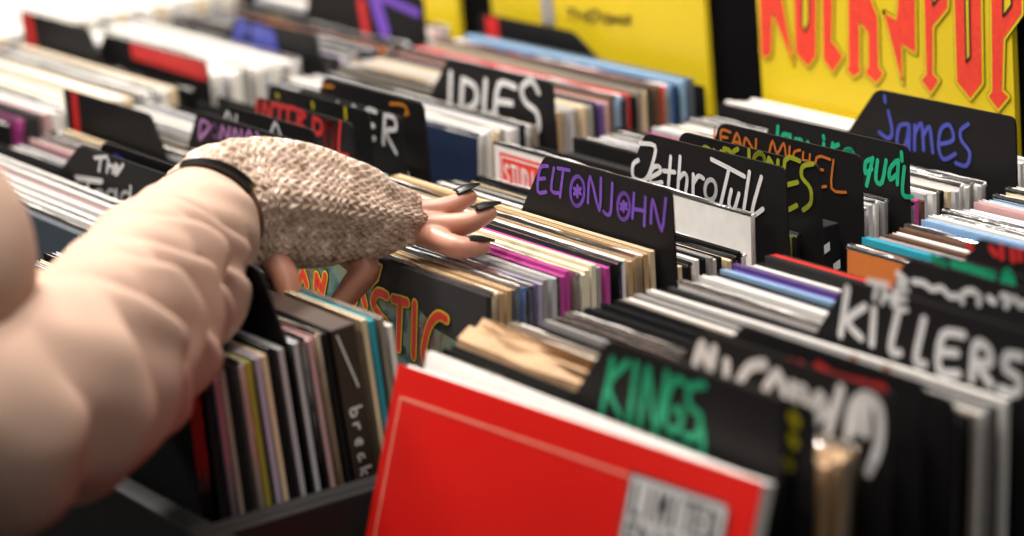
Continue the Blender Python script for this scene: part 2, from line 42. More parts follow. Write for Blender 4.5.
def plastic():
    m=bpy.data.materials.new('clear_plastic_film'); m.use_nodes=True; nt=m.node_tree; nt.nodes.clear()
    o=nt.nodes.new('ShaderNodeOutputMaterial'); t=nt.nodes.new('ShaderNodeBsdfTransparent'); t.inputs[0].default_value=(.93,.93,.94,1)
    g=nt.nodes.new('ShaderNodeBsdfGlossy'); g.inputs['Roughness'].default_value=.16; g.inputs[0].default_value=(1,1,1,1)
    mx=nt.nodes.new('ShaderNodeMixShader'); f=nt.nodes.new('ShaderNodeFresnel'); f.inputs[0].default_value=1.5
    ad=nt.nodes.new('ShaderNodeMath'); ad.operation='ADD'; ad.inputs[1].default_value=.06
    tc=nt.nodes.new('ShaderNodeTexCoord'); n=nt.nodes.new('ShaderNodeTexNoise'); n.inputs['Scale'].default_value=110; n.inputs['Detail'].default_value=3
    bp=nt.nodes.new('ShaderNodeBump'); bp.inputs['Strength'].default_value=.3; bp.inputs['Distance'].default_value=.002
    nt.links.new(tc.outputs['Object'],n.inputs['Vector']); nt.links.new(n.outputs['Fac'],bp.inputs['Height'])
    nt.links.new(bp.outputs[0],g.inputs['Normal']); nt.links.new(f.outputs[0],ad.inputs[0]); nt.links.new(ad.outputs[0],mx.inputs[0])
    nt.links.new(t.outputs[0],mx.inputs[1]); nt.links.new(g.outputs[0],mx.inputs[2]); nt.links.new(mx.outputs[0],o.inputs[0]); return m
film=plastic()
INK=dict(white=(.93,.93,.95),purple=(.18,.065,.54),orange=(.55,.145,.015),green=(.0,.42,.20),lime=(.38,.42,.02),blue=(.05,.065,.40),red=(.70,.02,.02),
 pink=(.50,.22,.55),ochre=(.70,.25,.02),yellow=(.70,.60,.01),black=(.01,.01,.01),gold=(.85,.60,.02),letter_red=(.85,.05,.025),pale=(.85,.25,.18))
def ink(c): return principled('paint_marker_'+c,INK[c],rough=.55,noise_scale=260,noise_amt=.28)
# ---------------------------------------------------------------- mesh helpers
def mesh_obj(name,verts,faces,mats,parent=None,fm=None,smooth=False):
    me=bpy.data.meshes.new(name); me.from_pydata([tuple(v) for v in verts],[],faces)
    for m in (mats if isinstance(mats,(list,tuple)) else [mats]): me.materials.append(m)
    if fm:
        for p,i in zip(me.polygons,fm): p.material_index=i
    if smooth:
        for p in me.polygons: p.use_smooth=True
    me.update(); o=bpy.data.objects.new(name,me); COL.objects.link(o)
    if parent: o.parent=parent
    return o
class MB:
    def __init__(s): s.v=[]; s.f=[]; s.m=[]
    def box(s,x0,x1,y0,y1,z0,z1,mi=0):
        b=len(s.v); s.v+=[(x,y,z) for z in (z0,z1) for y in (y0,y1) for x in (x0,x1)]
        q=[(0,2,3,1),(4,5,7,6),(0,1,5,4),(2,6,7,3),(0,4,6,2),(1,3,7,5)]
        s.f+=[tuple(b+i for i in a) for a in q]; s.m+=[mi]*6
    def prism(s,pts,y0,y1,mi=0):              # outline in (x,z), pushed along y
        b=len(s.v); n=len(pts); s.v+=[(x,y0,z) for x,z in pts]+[(x,y1,z) for x,z in pts]
        s.f.append(tuple(b+i for i in range(n))); s.f.append(tuple(b+n+i for i in reversed(range(n))))
        s.f+=[(b+i,b+n+i,b+n+(i+1)%n,b+(i+1)%n) for i in range(n)]; s.m+=[mi]*(n+2)
    def ribbon(s,pts,w,y,mi=0,closed=False):  # painted stroke lying on the plane y, round ends, slightly uneven width
        if closed: pts=list(pts)+[pts[0]]
        s.k=getattr(s,'k',0)+1; y=y-(s.k%9)*.000012
        for i in range(len(pts)-1):
            (x0,z0),(x1,z1)=pts[i],pts[i+1]; dx,dz=x1-x0,z1-z0; l=math.hypot(dx,dz)
            if l<1e-6: continue
            px,pz=-dz/l*w/2,dx/l*w/2; b=len(s.v)
            s.v+=[(x0+px,y,z0+pz),(x0-px,y,z0-pz),(x1-px,y,z1-pz),(x1+px,y,z1+pz)]; s.f.append((b,b+1,b+2,b+3)); s.m.append(mi)
        for (x,z) in pts:
            y2=y-.000005
            b=len(s.v); s.v+=[(x+w/2*math.cos(a*math.pi/5),y2,z+w/2*math.sin(a*math.pi/5)) for a in range(10)]; s.f.append(tuple(b+i for i in range(10))); s.m.append(mi)
    def poly(s,pts,y,mi=0):
        b=len(s.v); s.v+=[(x,y,z) for x,z in pts]; s.f.append(tuple(range(b,b+len(pts)))); s.m.append(mi)
    def build(s,name,mats,parent=None,smooth=False): return mesh_obj(name,s.v,s.f,mats,parent,s.m,smooth)
def empty(name,loc=(0,0,0)):
    o=bpy.data.objects.new(name,None); COL.objects.link(o); o.location=loc; o.empty_display_size=.02; return o
def tag(o,label=None,cat=None,group=None,kind=None):
    if label: o['label']=label
    if cat: o['category']=cat
    if group: o['group']=group
    if kind: o['kind']=kind
    return o
def smooth_line(pts,k=3):                     # Catmull-Rom through the points
    if len(pts)<3: return pts
    out=[]; n=len(pts)
    for i in range(n-1):
        p0,p1,p2,p3=pts[max(i-1,0)],pts[i],pts[i+1],pts[min(i+2,n-1)]
        for j in range(k):
            t=j/k; out.append(tuple(.5*((2*b)+(-a+c)*t+(2*a-5*b+4*c-d)*t*t+(-a+3*b-3*c+d)*t**3) for a,b,c,d in zip(p0,p1,p2,p3)))
    out.append(pts[-1]); return out
def rounded(pts,r=.006):
    out=[]; n=len(pts)
    for i,(p,rr) in enumerate(pts):
        if rr<=0: out.append(p); continue
        a=Vector(pts[i-1][0]); b=Vector(p); c=Vector(pts[(i+1)%n][0]); u=(a-b).normalized()*rr; v=(c-b).normalized()*rr
        for k in range(5):
            t=k/4; out.append(tuple((b+u)*(1-t)**2+b*2*t*(1-t)+(b+v)*t*t))
    return out
# ---------------------------------------------------------------- record sleeves
COLS=dict(C=-1.085,A=-1.46,B=-1.835,D=-2.21,E=-2.585)     # right-hand edge of the records in each column
WID=.315
_sl={}
def sleeve_mesh(c,th,inner):
    k=(c,th,inner)
    if k in _sl: return _sl[k]
    m=MB(); t=.0006; h=WID
    m.box(-h/2,h/2,-th/2,-th/2+t,-h,0); m.box(-h/2,h/2,th/2-t,th/2,-h,0)
    m.box(h/2-.0009,h/2,-th/2+t,th/2-t,-h,-.0004); m.box(-h/2,h/2-.0009,-th/2+t,th/2-t,-h,-h+.001)
    o=m.build('sleeve_card',jacket(c)); a=o.data; bpy.data.objects.remove(o)
    m=MB(); m.box(-h/2+.001,h/2-.0012,-th/2+.0009,th/2-.0009,-h+.0015,-.0012)
    o=m.build('inner_sleeve',paper if inner=='w' else blackpaper); b=o.data; bpy.data.objects.remove(o)
    _sl[k]=(a,b); return _sl[k]
_pl=[]
def film_mesh(th,v):
    r=random.Random(v); n=26; h=WID; vs=[];fs=[]
    ph=[r.uniform(0,6) for _ in range(6)]
    for s in (-1,1):
        b=len(vs)
        for i in range(n+1):
            x=-h/2-.001+(h+.002)*i/n; top=.0013+.0005*math.sin(i*.5+ph[0])+.0003*math.sin(i*1.9+ph[1])
            wv=.0003*math.sin(i*.7+ph[2+s])+.0002*math.sin(i*2.1+ph[4])
            for z,y in ((-.0015,s*(th/2+.0002)),(0,s*(th/2+.0003)),(top*.5,s*th/2*.7+wv*.6),(top,s*th/2*.5+wv)): vs.append((x,y,z))
        for i in range(n):
            for j in range(3): fs.append((b+i*4+j,b+i*4+j+1,b+(i+1)*4+j+1,b+(i+1)*4+j))
    b=len(vs); x=h/2+.001     # folded right-hand edge of the film
    vs+=[(x,-th/2-.0002,-.30),(x,th/2+.0002,-.30),(x+.0006,th/2,-.001),(x+.0006,-th/2,-.001)]; fs.append((b,b+1,b+2,b+3))
    o=mesh_obj('plastic_cover',vs,fs,film,smooth=True); a=o.data; bpy.data.objects.remove(o); return a
FILMS=[film_mesh(.0034,i) for i in range(5)]
def sleeve(col,y,c,lean=0,twist=0,z=0,dx=0,th=.0034,inner='w',cover=True):
    x=COLS[col]-WID/2+dx; a,b=sleeve_mesh(c,th,inner)
    o=bpy.data.objects.new('record_sleeve',a); COL.objects.link(o)
    o.location=(x,y,z); o.rotation_euler=(-R(lean),R(rnd.uniform(-.15,.15)),R(twist))
    i=bpy.data.objects.new('inner_sleeve',b); COL.objects.link(i); i.parent=o
    if cover and rnd.random()<.3:
        p=bpy.data.objects.new('plastic_cover',FILMS[rnd.randrange(5)]); COL.objects.link(p); p.parent=o; p.scale=(1,th/.0034,1)
    return o
ORD='first second third fourth fifth sixth seventh eighth ninth tenth eleventh twelfth thirteenth fourteenth fifteenth sixteenth seventeenth eighteenth nineteenth twentieth twenty-first twenty-second twenty-third twenty-fourth twenty-fifth'.split()
def run(col,y0,y1,colors,where,group,lean=(0,0),n=None,z=(0,0),cover=True,th=.0034,inner='w',tw=1.2,dxj=.0022):
    colors=colors.split(); n=n or len(colors); cs=[colors[i%len(colors)] for i in range(n)]
    count={}; tot={c:cs.count(c) for c in cs}
    base=rnd.uniform(-tw,tw)*.5
    for i,c in enumerate(cs):
        t=i/max(1,n-1); y=y0+(y1-y0)*t; count[c]=count.get(c,0)+1
        L=lean[0]+(lean[1]-lean[0])*t
        inn='k' if c in('black','charcoal') and rnd.random()<.45 else 'w'
        o=sleeve(col,y,c,L,base+rnd.uniform(-.35,.35),z[0]+(z[1]-z[0])*t+rnd.uniform(-.0025,.0015),rnd.uniform(-dxj,dxj),th,inn,cover)
        w=WORD.get(c,c)
        k=f'{ORD[count[c]-1]} {w} record sleeve from the front' if tot[c]>1 else f'only {w} record sleeve'
        tag(o,f'{k}, {where}','record sleeve',group)
# ---------------------------------------------------------------- dividers with hand-painted tabs
def divider(col,y,lean,desc,name=None,inkc=None,tw=.148,th=.040,slant=.040,mirror=False,flat=True,xr=None,shoulder=-.001,extra=None,rs=0,group='black index dividers'):
    root=empty('record_divider',(0,y,0)); root.rotation_euler=(-R(lean),0,0)
    xr=COLS[col]+.02 if xr is None else xr; xl=COLS[col]-WID-.003
    if mirror: 
        xr=COLS[col]+.003; xl=COLS[col]-WID-.012
        pts=[((xl,-.315),0),((xl,th),.006),((xl+tw,th),.007),((xl+tw+slant,shoulder),.004),((xr,shoulder),.003),((xr,-.315),0)]
    else:
        pts=[((xl,-.315),0),((xl,shoulder),.003),((xr-tw-slant*.95,shoulder),.004),((xr-tw,th),.007),((xr-rs,th),.006),((xr,shoulder),0),((xr,-.315),0)]
    m=MB(); m.prism(rounded(pts),-.0007,.0007); b=m.build('divider_card',vinylcard,root)
    if name:
        for nm,ic in zip(name if isinstance(name,list) else [name],inkc if isinstance(inkc,list) else [inkc]):
            Y,L,w,st=D[nm]; m=MB()
            for q in st: m.ribbon(smooth_line([(x/1000,zz/1000) for x,zz in q]),w/1000,-.0011)
            m.build('painted_lettering',ink(ic),root)
    if extra:
        m=MB(); m.poly([(x,z) for x,z in extra[1]],-.0010); m.build('painted_stripe',ink(extra[0]),root)
    tag(root,desc,'divider',group); return root
# ---------------------------------------------------------------- the setting
def structure(o): o['kind']='structure'; return o
fl=principled('dark_floor',(.05,.045,.04),rough=.6,noise_scale=8,noise_amt=.3)
wl=principled('black_wall_paint',(.003,.003,.0035),rough=.9,spec=.05,noise_scale=12,noise_amt=.3)
m=MB(); m.box(-4,1.6,-2.2,1.45,-1.08,-1.06); structure(m.build('floor',fl))
m=MB(); m.box(-4,1.6,1.3665,1.45,-1.06,1.9); structure(m.build('wall_back',wl))
# ---------------------------------------------------------------- bins: one per column, standing on black cabinets
WHERE=dict(C='nearest the camera behind the red album',A='under the reaching hand',B='behind the reaching hand',D='left of the middle of the picture top',E='in the farthest row at top left')
NB=dict(C='rightmost black wooden record bin, the one holding the red album',A='black wooden record bin under the reaching hand with its front edge showing',
 B='black wooden record bin directly behind the reaching arm',D='black wooden record bin second from the far end of the row',E='black wooden record bin farthest from the camera')
for c,xr in COLS.items():
    xl=xr-WID; root=empty('record_bin',(xr-WID/2,1.02,-.345))
    tag(root,NB[c],'record bin','black record bins')
    dx,dy,dz=root.location
    def pb(nm,*a):
        m=MB(); x0,x1,y0,y1,z0,z1=a; m.box(x0-dx,x1-dx,y0-dy,y1-dy,z0-dz,z1-dz); o=m.build(nm,wood,root)
        bv=o.modifiers.new('edge','BEVEL'); bv.width=.0015; bv.segments=2; return o
    pb('side_panel',xr+.0262,xr+.0375,.664,1.366,-.345,-.078); pb('side_panel',xl-.0205,xl-.0125,.664,1.366,-.345,-.078)
    pb('front_panel',xl-.0124,xr+.0261,.666,.682,-.345,-.078); pb('back_panel',xl-.0124,xr+.0261,1.356,1.366,-.345,-.07)
    pb('bottom_panel',xl-.0124,xr+.0261,.682,1.356,-.345,-.338)
    root=empty('display_cabinet',(xr-WID/2,1.02,-1.06)); tag(root,dict(C='black cabinet carrying the bin with the red album',A='black cabinet carrying the bin under the hand',B='black cabinet carrying the bin behind the arm',D='black cabinet carrying the second farthest bin',E='black cabinet carrying the farthest bin')[c],'cabinet','black cabinets under the bins')
    m=MB(); m.box(-.176,.194,-.33,.34,0.06,.714); m.build('cabinet_body',wood,root)
    m=MB(); m.box(-.16,.18,-.29,.34,0,.06); m.build('plinth',wood,root)
    for s in (-1,1):
        m=MB(); m.box(.009+s*.0915-.088,.009+s*.0915+.088,-.345,-.3305,.08,.70); d=m.build('cabinet_door',wood,root)
        m=MB(); m.box(.009+s*.018-.004,.009+s*.018+.004,-.36,-.3455,.45,.55); m.build('door_handle',principled('dark_steel',(.1,.1,.1),rough=.3,metal=1),d)
# ---------------------------------------------------------------- yellow posters on the wall
yel=principled('yellow_poster_print',(.74,.555,.014),rough=.42,noise_scale=6,noise_amt=.05)
def poster(x0,x1,z0,z1,label):
    root=empty('poster',((x0+x1)/2,1.366,z0)); tag(root,label,'poster','yellow posters on the black wall')
    m=MB(); m.box(x0-root.location.x,x1-root.location.x,-.006,-.001,0,z1-z0); m.build('poster_panel',yel,root); return root
pa=poster(-1.773,-1.485,-.06,.24,'yellow poster with large red pointed lettering behind the blue-lettered divider')
pb_=poster(-2.16,-1.842,-.06,.24,'yellow poster with small black handwriting and a grey strip')
poster(-2.526,-2.218,-.08,.22,'yellow poster third from the right, only its lower edge in view')
poster(-2.99,-2.68,-.10,.20,'yellow poster at the far left end of the wall')
def on(root,m,name,mat):
    o=m.build(name,mat,root); o.matrix_parent_inverse=Matrix.Translation(-root.location); return o
o=MB(); g=MB(); r=MB()
for q in D['rock']:
    q=[(x/1000,z/1000) for x,z in q]; o.ribbon(q,.0054,1.3596,closed=True); g.ribbon(q,.0042,1.3594,closed=True); r.poly(q,1.3592)
on(pa,o,'lettering_outline',ink('black')); on(pa,g,'lettering_border',yel); on(pa,r,'lettering',ink('letter_red'))
for q in D['rockholes']:
    q=[(x/1000,z/1000) for x,z in q]; h=MB(); h2=MB(); h.ribbon(q,.0016,1.3588,closed=True); h2.poly(q,1.3590)
    on(pa,h,'letter_hole_outline',ink('black')); on(pa,h2,'letter_hole',yel)
m=MB()
for q in D['poster_b'][3]: m.ribbon(smooth_line([(x/1000,z/1000) for x,z in q]),.0022,1.3595)
on(pb_,m,'handwriting',ink('black'))
m=MB(); m.box(-2.078,-2.060,1.3590,1.3598,.02,.20); on(pb_,m,'grey_strip',jacket('grey'))
# ---------------------------------------------------------------- column A, the row under the hand
wA='in front of the purple-lettered divider'; gp=lambda s:'record sleeves '+s
run('A',.690,.7180,'black charcoal black lilac taupe black','at the row start beneath the cuff',gp('at the front under the hand'),lean=(0,-2),z=(.000,.002))
run('A',.7235,.7510,'white olive lilac cream black silver','before the bare leaning divider',gp('before the bare leaning divider'),lean=(-2,-3),z=(.003,.006))
divider('A',.7570,-3,'bare black divider leaning at the thumb under the glove',mirror=False,tw=.075,th=.050,slant=.012,xr=-1.457,rs=.022)
run('A',.7620,.7810,'silver black rose cream black','right behind the bare leaning divider',gp('right behind the bare leaning divider'),lean=(-3,-4),z=(.006,.008))
bb=empty('boxed_record_set',(COLS['A']-WID/2,.7950,.008)); bb.rotation_euler=(R(3.5),0,0); tag(bb,'dark brown boxed set with white script down its end, below the fingers','box')
m=MB(); m.box(-WID/2,WID/2,-.0085,.0085,-.315,0); o=m.build('box_body',principled('dark_brown_box_card',(.055,.036,.027),rough=.6,spec=.15),bb); bv=o.modifiers.new('edge','BEVEL'); bv.width=.001; bv.segments=2
m=MB()
def sidestroke(q,w=.0016):      # brushed on the +X end of the box, reading downwards
    for (y0,z0),(y1,z1) in zip(q,q[1:]):
        dy,dz=y1-y0,z1-z0; l=math.hypot(dy,dz) or 1; py,pz=-dz/l*w/2,dy/l*w/2; k=len(m.v); x=WID/2+.0004
        m.v+=[(x,y0+py,z0+pz),(x,y0-py,z0-pz),(x,y1-py,z1-pz),(x,y1+py,z1+pz)]; m.f.append((k,k+1,k+2,k+3)); m.m.append(0)
GB={'b':[[(0,1.5),(0,0),(.5,0),(.6,.4),(.4,.7),(0,.6)]],'r':[[(0,.8),(0,0)],[(0,.5),(.3,.8),(.5,.7)]],'e':[[(0,.4),(.5,.5),(.4,.8),(.1,.7),(0,.3),(.2,0),(.5,.1)]],'a':[[(.5,.7),(.1,.7),(0,.2),(.2,0),(.5,.3),(.5,.8),(.5,0)]],'k':[[(0,1.5),(0,0)],[(.5,.8),(0,.4),(.5,0)]]}
for i,chh in enumerate('break'):
    for q in GB[chh]: sidestroke([(-.004+yy*.0055,-.052-i*.0098-xx*.0085) for xx,yy in q])
sidestroke([(-.005,-.004),(.004,-.040)],.0012)
m.build('printed_lettering',ink('white'),bb)
run('A',.8095,.8245,'cream teal taupe white','near the row start beneath the glove',gp('under the fingers'),lean=(-3,-2),z=(.010,.004))
# album with the big red lettering
fa=sleeve('A',.8992,'charcoal',6,0,.003,0,.0042)
tag(fa,'dark album in front of its row, large red and yellow FANTASTIC lettering on its cover','record sleeve',gp(wA))
art=bpy.data.materials.new('printed_cover_art'); art.use_nodes=True; nt=art.node_tree; bs=nt.nodes['Principled BSDF']; bs.inputs['Roughness'].default_value=.35
tc=nt.nodes.new('ShaderNodeTexCoord'); n=nt.nodes.new('ShaderNodeTexNoise'); n.inputs['Scale'].default_value=42; n.inputs['Detail'].default_value=5; n.inputs['Distortion'].default_value=1.2
cr=nt.nodes.new('ShaderNodeValToRGB'); e=cr.color_ramp.elements; e[0].position=.32; e[0].color=(.02,.06,.10,1); e[1].position=.72; e[1].color=(.42,.38,.16,1)
for p_,c_ in ((.40,(.05,.14,.14,1)),(.46,(.16,.26,.22,1)),(.55,(.22,.22,.11,1)),(.64,(.16,.05,.12,1))): x=e.new(p_); x.color=c_
nt.links.new(tc.outputs['Object'],n.inputs['Vector']); nt.links.new(n.outputs['Fac'],cr.inputs[0]); nt.links.new(cr.outputs[0],bs.inputs['Base Color'])
fx=fa.location.x
yf=-.0024
def onf(m,nm,mt): return m.build(nm,mt,fa)
m=MB(); m.poly([(-.156,-.012),(-.03,-.012),(.005,-.020),(.075,-.022),(.10,-.033),(.128,-.036),(.132,-.30),(-.156,-.30)],yf); onf(m,'cover_picture',art)
FY,FL,fs,badge,bst=D['fant']
cv=lambda q:[(x/1000-fx,z/1000-.003) for x,z in q]
a1,a2,a3=MB(),MB(),MB()
for q in fs:
    q=smooth_line(cv(q),3) if len(q)>4 else cv(q)
    a1.ribbon(q,.0092,yf-.0003); a2.ribbon(q,.0078,yf-.0005); a3.ribbon(q,.0052,yf-.0007)
for q in fs[1:3]:
    for (x,z) in (cv(q)[-1],):
        a1.ribbon([(x-.006,z),(x+.006,z)],.006,yf-.0003)
b=cv(badge); a2.ribbon(b,.003,yf-.0008,closed=True); a3.poly(b,yf-.0010)
onf(a1,'cover_lettering_outline',ink('black')); onf(a2,'lettering_border',ink('gold')); onf(a3,'cover_lettering',ink('letter_red'))  # black outline printed around the cover letters
m=MB()
for q in bst: m.ribbon(cv(q),.0013,yf-.0012)
onf(m,'badge_lettering',ink('gold'))
run('A',.906,1.0235,'cream tan tan slate blue navy purple lilac grey silver black magenta magenta taupe ivory ivory ivory grey magenta black black white tan tan tan tan cream',wA,gp(wA),lean=(6,2),z=(.002,.004))
divider('A',1.028,1,'black divider with purple star-dotted lettering, closest to the fingertips','elton','purple',th=.0465,tw=.143,slant=.038)
wJ='between purple-lettered and white-script dividers'
run('A',1.036,1.098,'sky black cream black black white black grey silver black cream black black white',wJ,gp(wJ),lean=(2,3),z=(-.010,-.014))
ws=sleeve('A',1.1085,'white',3,-1,.004,0,.0036); ws.location.z=.010
tag(ws,'plain white record sleeve standing right in front of the white-script divider','record sleeve',gp(wJ))
m=MB(); m.poly([(.128,-.052),(.137,-.036),(.149,-.052)],-.0021); m.build('printed_triangle',ink('black'),ws)
m=MB(); m.poly([(-.150,-.036),(-.150,-.006),(-.085,-.006),(-.085,-.036)],-.0021); lb=m.build('printed_label',ink('letter_red'),ws)
m=MB(); m.ribbon([(-.147,-.033),(-.147,-.009),(-.088,-.009),(-.088,-.033)],.0012,-.0023,closed=True)
GS={'S':[[(.6,.85),(.3,1),(0,.75),(.6,.3),(.3,0),(0,.15)]],'T':[[(0,1),(.7,1)],[(.35,1),(.35,0)]],'U':[[(0,1),(0,.2),(.3,0),(.6,.2),(.6,1)]],'D':[[(0,0),(0,1),(.45,.85),(.6,.5),(.45,.15),(0,0)]],'I':[[(.3,0),(.3,1)]],'O':[[(.3,1),(.02,.75),(.02,.25),(.3,0),(.6,.25),(.6,.75),(.3,1)]]}
for i,chh in enumerate('STUDIO'):
    for q in GS[chh]: m.ribbon([(-.143+i*.0088+x*.0095,-.029+zz*.015) for x,zz in q],.0019,-.0024)
m.build('label_lettering',ink('white'),lb)
divider('A',1.119,1,'black divider with white handwritten script lettering','jethro','white',th=.042,tw=.154,slant=.03)
wK='between white-script and yellow-green dividers'
run('A',1.1245,1.1415,'black grey olive black',wK,gp(wK),lean=(2,2),z=(-.01,-.01))
divider('A',1.147,1,'black divider with yellow-green lettering behind the white-script one','yellowgreen','lime',th=.038,tw=.150,slant=.02)
wL='behind the yellow-green lettered divider'
run('A',1.1525,1.1585,'olive yellow',wL,gp(wL),lean=(2,2),z=(-.008,-.006),tw=.3)
bx=empty('boxed_record_set',(COLS['A']-WID/2,1.169,-.011)); tag(bx,'black boxed set with small white squares on its end, in front of the orange-lettered divider','box')
m=MB(); m.box(-WID/2,WID/2,-.0085,.0085,-.30,0); o=m.build('box_body',jacket('black'),bx); bv=o.modifiers.new('edge','BEVEL'); bv.width=.001; bv.segments=2
m=MB()
for yy,zz in ((-.004,-.016),(.004,-.030),(-.004,-.040),(.004,-.054),(-.004,-.066)):
    b=len(m.v); x=WID/2+.0004; m.v+=[(x,yy-.003,zz-.003),(x,yy+.003,zz-.001),(x,yy+.003,zz+.005),(x,yy-.003,zz+.003)]; m.f.append((b,b+1,b+2,b+3)); m.m.append(0)
m.build('printed_squares',ink('white'),bx)
divider('A',1.182,2,'black divider with thin orange capital lettering','orange','orange',th=.037,tw=.153,slant=.02)
wM='behind the orange-lettered divider'
run('A',1.190,1.217,'silver lilac grey silver white grey',wM,gp(wM),lean=(3,3),z=(-.005,-.005))
divider('A',1.2225,2,'black divider with green lettering, next in front of the blue-lettered one','green','green',th=.035,tw=.143,slant=.025)
wN='in front of the blue-lettered divider'
run('A',1.229,1.308,'black brown black magenta brown silver white grey black cream silver white white grey white silver',wN,gp(wN),lean=(3,3),z=(-.008,-.010))
divider('A',1.319,1,'black divider with blue lower-case lettering in front of the yellow poster','blue','blue',th=.036,tw=.145,slant=.036)
wO='behind the blue-lettered divider'
run('A',1.326,1.348,'white silver white white',wO,gp(wO),lean=(1,1),z=(-.002,-.002))
# ---------------------------------------------------------------- column C, nearest row with the red album
red=principled('glossy_red_cover',(.62,.010,.007),rough=.3,noise_scale=12,noise_amt=.06)
ra=empty('red_album',(COLS['C']-WID/2+.0,.810,-.002)); ra.rotation_euler=(-R(20),R(-1.2),R(2.5))
tag(ra,'large glossy red album with a grey lettered sticker, at the very front right','record album')
m=MB(); h=.326
m.box(-h/2,h/2,-.004,-.0034,-.318,0); m.build('front_cover',red,ra)
m=MB(); m.box(-h/2,h/2,.0034,.004,-.318,0); m.box(h/2-.001,h/2,-.0034,.0034,-.318,-.0005); m.build('back_cover',jacket('white'),ra)
m=MB(); m.box(-h/2+.002,h/2-.0022,-.003,.003,-.315,-.0006); m.build('inner_sleeve',paper,ra)
m=MB(); m.ribbon([(-h/2+.009,-.30),(-h/2+.009,-.0185),(.062,-.0185)],.0016,-.0042); m.build('printed_border',ink('pale'),ra)
m=MB(); m.prism(rounded([((.064,-.068),.003),((.064,-.016),.003),((.143,-.016),.005),((.143,-.068),.003)]),-.0049,-.0041,0); st=m.build('sticker',principled('silver_sticker',(.50,.50,.50),rough=.35,noise_scale=300,noise_amt=.15),ra)
m=MB(); m.ribbon(rounded([((.064,-.068),.003),((.064,-.016),.003),((.143,-.016),.005),((.143,-.068),.003)]),.0016,-.0050,closed=True); m.build('sticker_border',ink('black'),st)
GL={'L':[[(0,1),(0,0),(.6,0)]],'I':[[(.3,0),(.3,1)]],'M':[[(0,0),(0,1),(.35,.4),(.7,1),(.7,0)]],'T':[[(0,1),(.7,1)],[(.35,1),(.35,0)]],'E':[[(.6,1),(0,1),(0,0),(.6,0)],[(0,.5),(.5,.5)]],'D':[[(0,0),(0,1),(.45,.85),(.6,.5),(.45,.15),(0,0)]],'O':[[(.3,1),(.02,.75),(.02,.25),(.3,0),(.6,.25),(.6,.75),(.3,1)]],'N':[[(0,0),(0,1),(.6,0),(.6,1)]]}
m=MB()
for k,(wd,z0) in enumerate((('LIMITED',-.0365),('EDITION',-.0575))):
    for i,chh in enumerate(wd):
        for q in GL[chh]: m.ribbon([(.070+i*.0102+x*.0092,z0+zz*.0155) for x,zz in q],.0021,-.0052)
m.build('sticker_lettering',ink('black'),st)
wR='right behind the red album'
run('C',.8195,.8250,'white taupe'.replace(' taupe',' black'),wR,gp(wR),lean=(17,15),z=(-.001,-.004),tw=2)
divider('C',.8295,5,'black divider with thick green lettering behind the red album','kings','green',th=.040,tw=.150,slant=.036,xr=-1.084)
divider('C',.8355,5,'black divider with yellow dots right behind the thick green-lettered one','yellowdots','yellow',th=.038,tw=.165,slant=.036,xr=-1.066)
# kraft paper sleeves with soft crumpled mouths
kr=principled('brown_kraft_paper',PAL['kraft'],rough=.75,noise_scale=30,noise_amt=.18,bump=True,bump_scale=60,bump_str=.5,bump_dist=.002)
for i,(y,lab) in enumerate(((.8430,'brown kraft paper sleeve right behind the green-lettered front divider'),(.8510,'brown kraft paper sleeve, middle one of three crumpled ones'),(.8590,'brown kraft paper sleeve, rearmost of three crumpled ones'))):
    r_=random.Random(40+i); n=34; vs=[];fs_=[]; ph=[r_.uniform(0,6) for _ in range(5)]
    for s in (-1,1):
        for j in range(n+1):
            x=-.166+.330*j/n; wv=.0022*math.sin(j*.33+ph[0])+.0012*math.sin(j*.8+ph[1]+s)
            for k,(zz,yy) in enumerate(((-.30,.0012),(-.08,.0028),(-.02,.0034),(.0,.0022),(.0055+.0022*math.sin(j*.27+ph[2])+.0012*math.sin(j*1.3+ph[3]),-.0005))):
                vs.append((x,s*yy+wv*min(1,(zz+.31)/.3)+(.0050 if k==4 else 0),zz))
    N=5*(n+1)
    for s in (0,1):
        for j in range(n):
            for k in range(4): a=s*N+j*5+k; fs_.append((a,a+1,a+6,a+5) if s else (a,a+5,a+6,a+1))
    for k in range(4):
        fs_.append((k,k+1,N+k+1,N+k)); a=n*5+k; fs_.append((a,N+a,N+a+1,a+1))
    fs_.append(tuple(j*5+4 for j in range(n+1))+tuple(N+j*5+4 for j in range(n,-1,-1)))
    o=mesh_obj('kraft_paper_sleeve',vs,fs_,kr,smooth=False); o.location=(COLS['C']-WID/2+r_.uniform(-.002,.002),y,.000); o.rotation_euler=(-R(9),0,R(r_.uniform(-1,1)))
    tag(o,lab,'paper sleeve','kraft paper sleeves')
wS='right behind the brown kraft paper sleeves'
run('C',.8660,.8790,'tan cream taupe tan'.replace('tan cream','tan tan'),wS,gp(wS),lean=(8,8),z=(.003,.003),inner='k')
divider('C',.8850,6,'black divider with thick rounded white lettering, second behind the red album','michael','white',th=.033,tw=.162,slant=.03)
run('C',.8910,.8990,'black grey','behind the thick rounded white lettering',gp('between the thick white and red-lettered dividers'),lean=(6,6))
divider('C',.9050,6,'black divider with blurred red lettering behind the thick white one','redink','red',th=.034,tw=.15,slant=.03)
wT='behind the blurred red lettering'
run('C',.9110,.9195,'black taupe',wT,gp(wT),lean=(6,6),inner='w')
divider('C',.9255,6,'black divider with two orange dots near its right end','orangedots','orange',th=.020,tw=.15,slant=.03)
wU='before the tall two-line white divider'
run('C',.9310,.9780,'black black black charcoal black taupe white grey charcoal white',wU,gp(wU),lean=(6,5),z=(0,.001),inner='w',cover=False)
divider('C',.9850,4,'black divider with tall grey-white capitals in two lines',['killers','the'],['white','white'],th=.040,tw=.155,slant=.032)
wV='behind the tall two-line white divider'
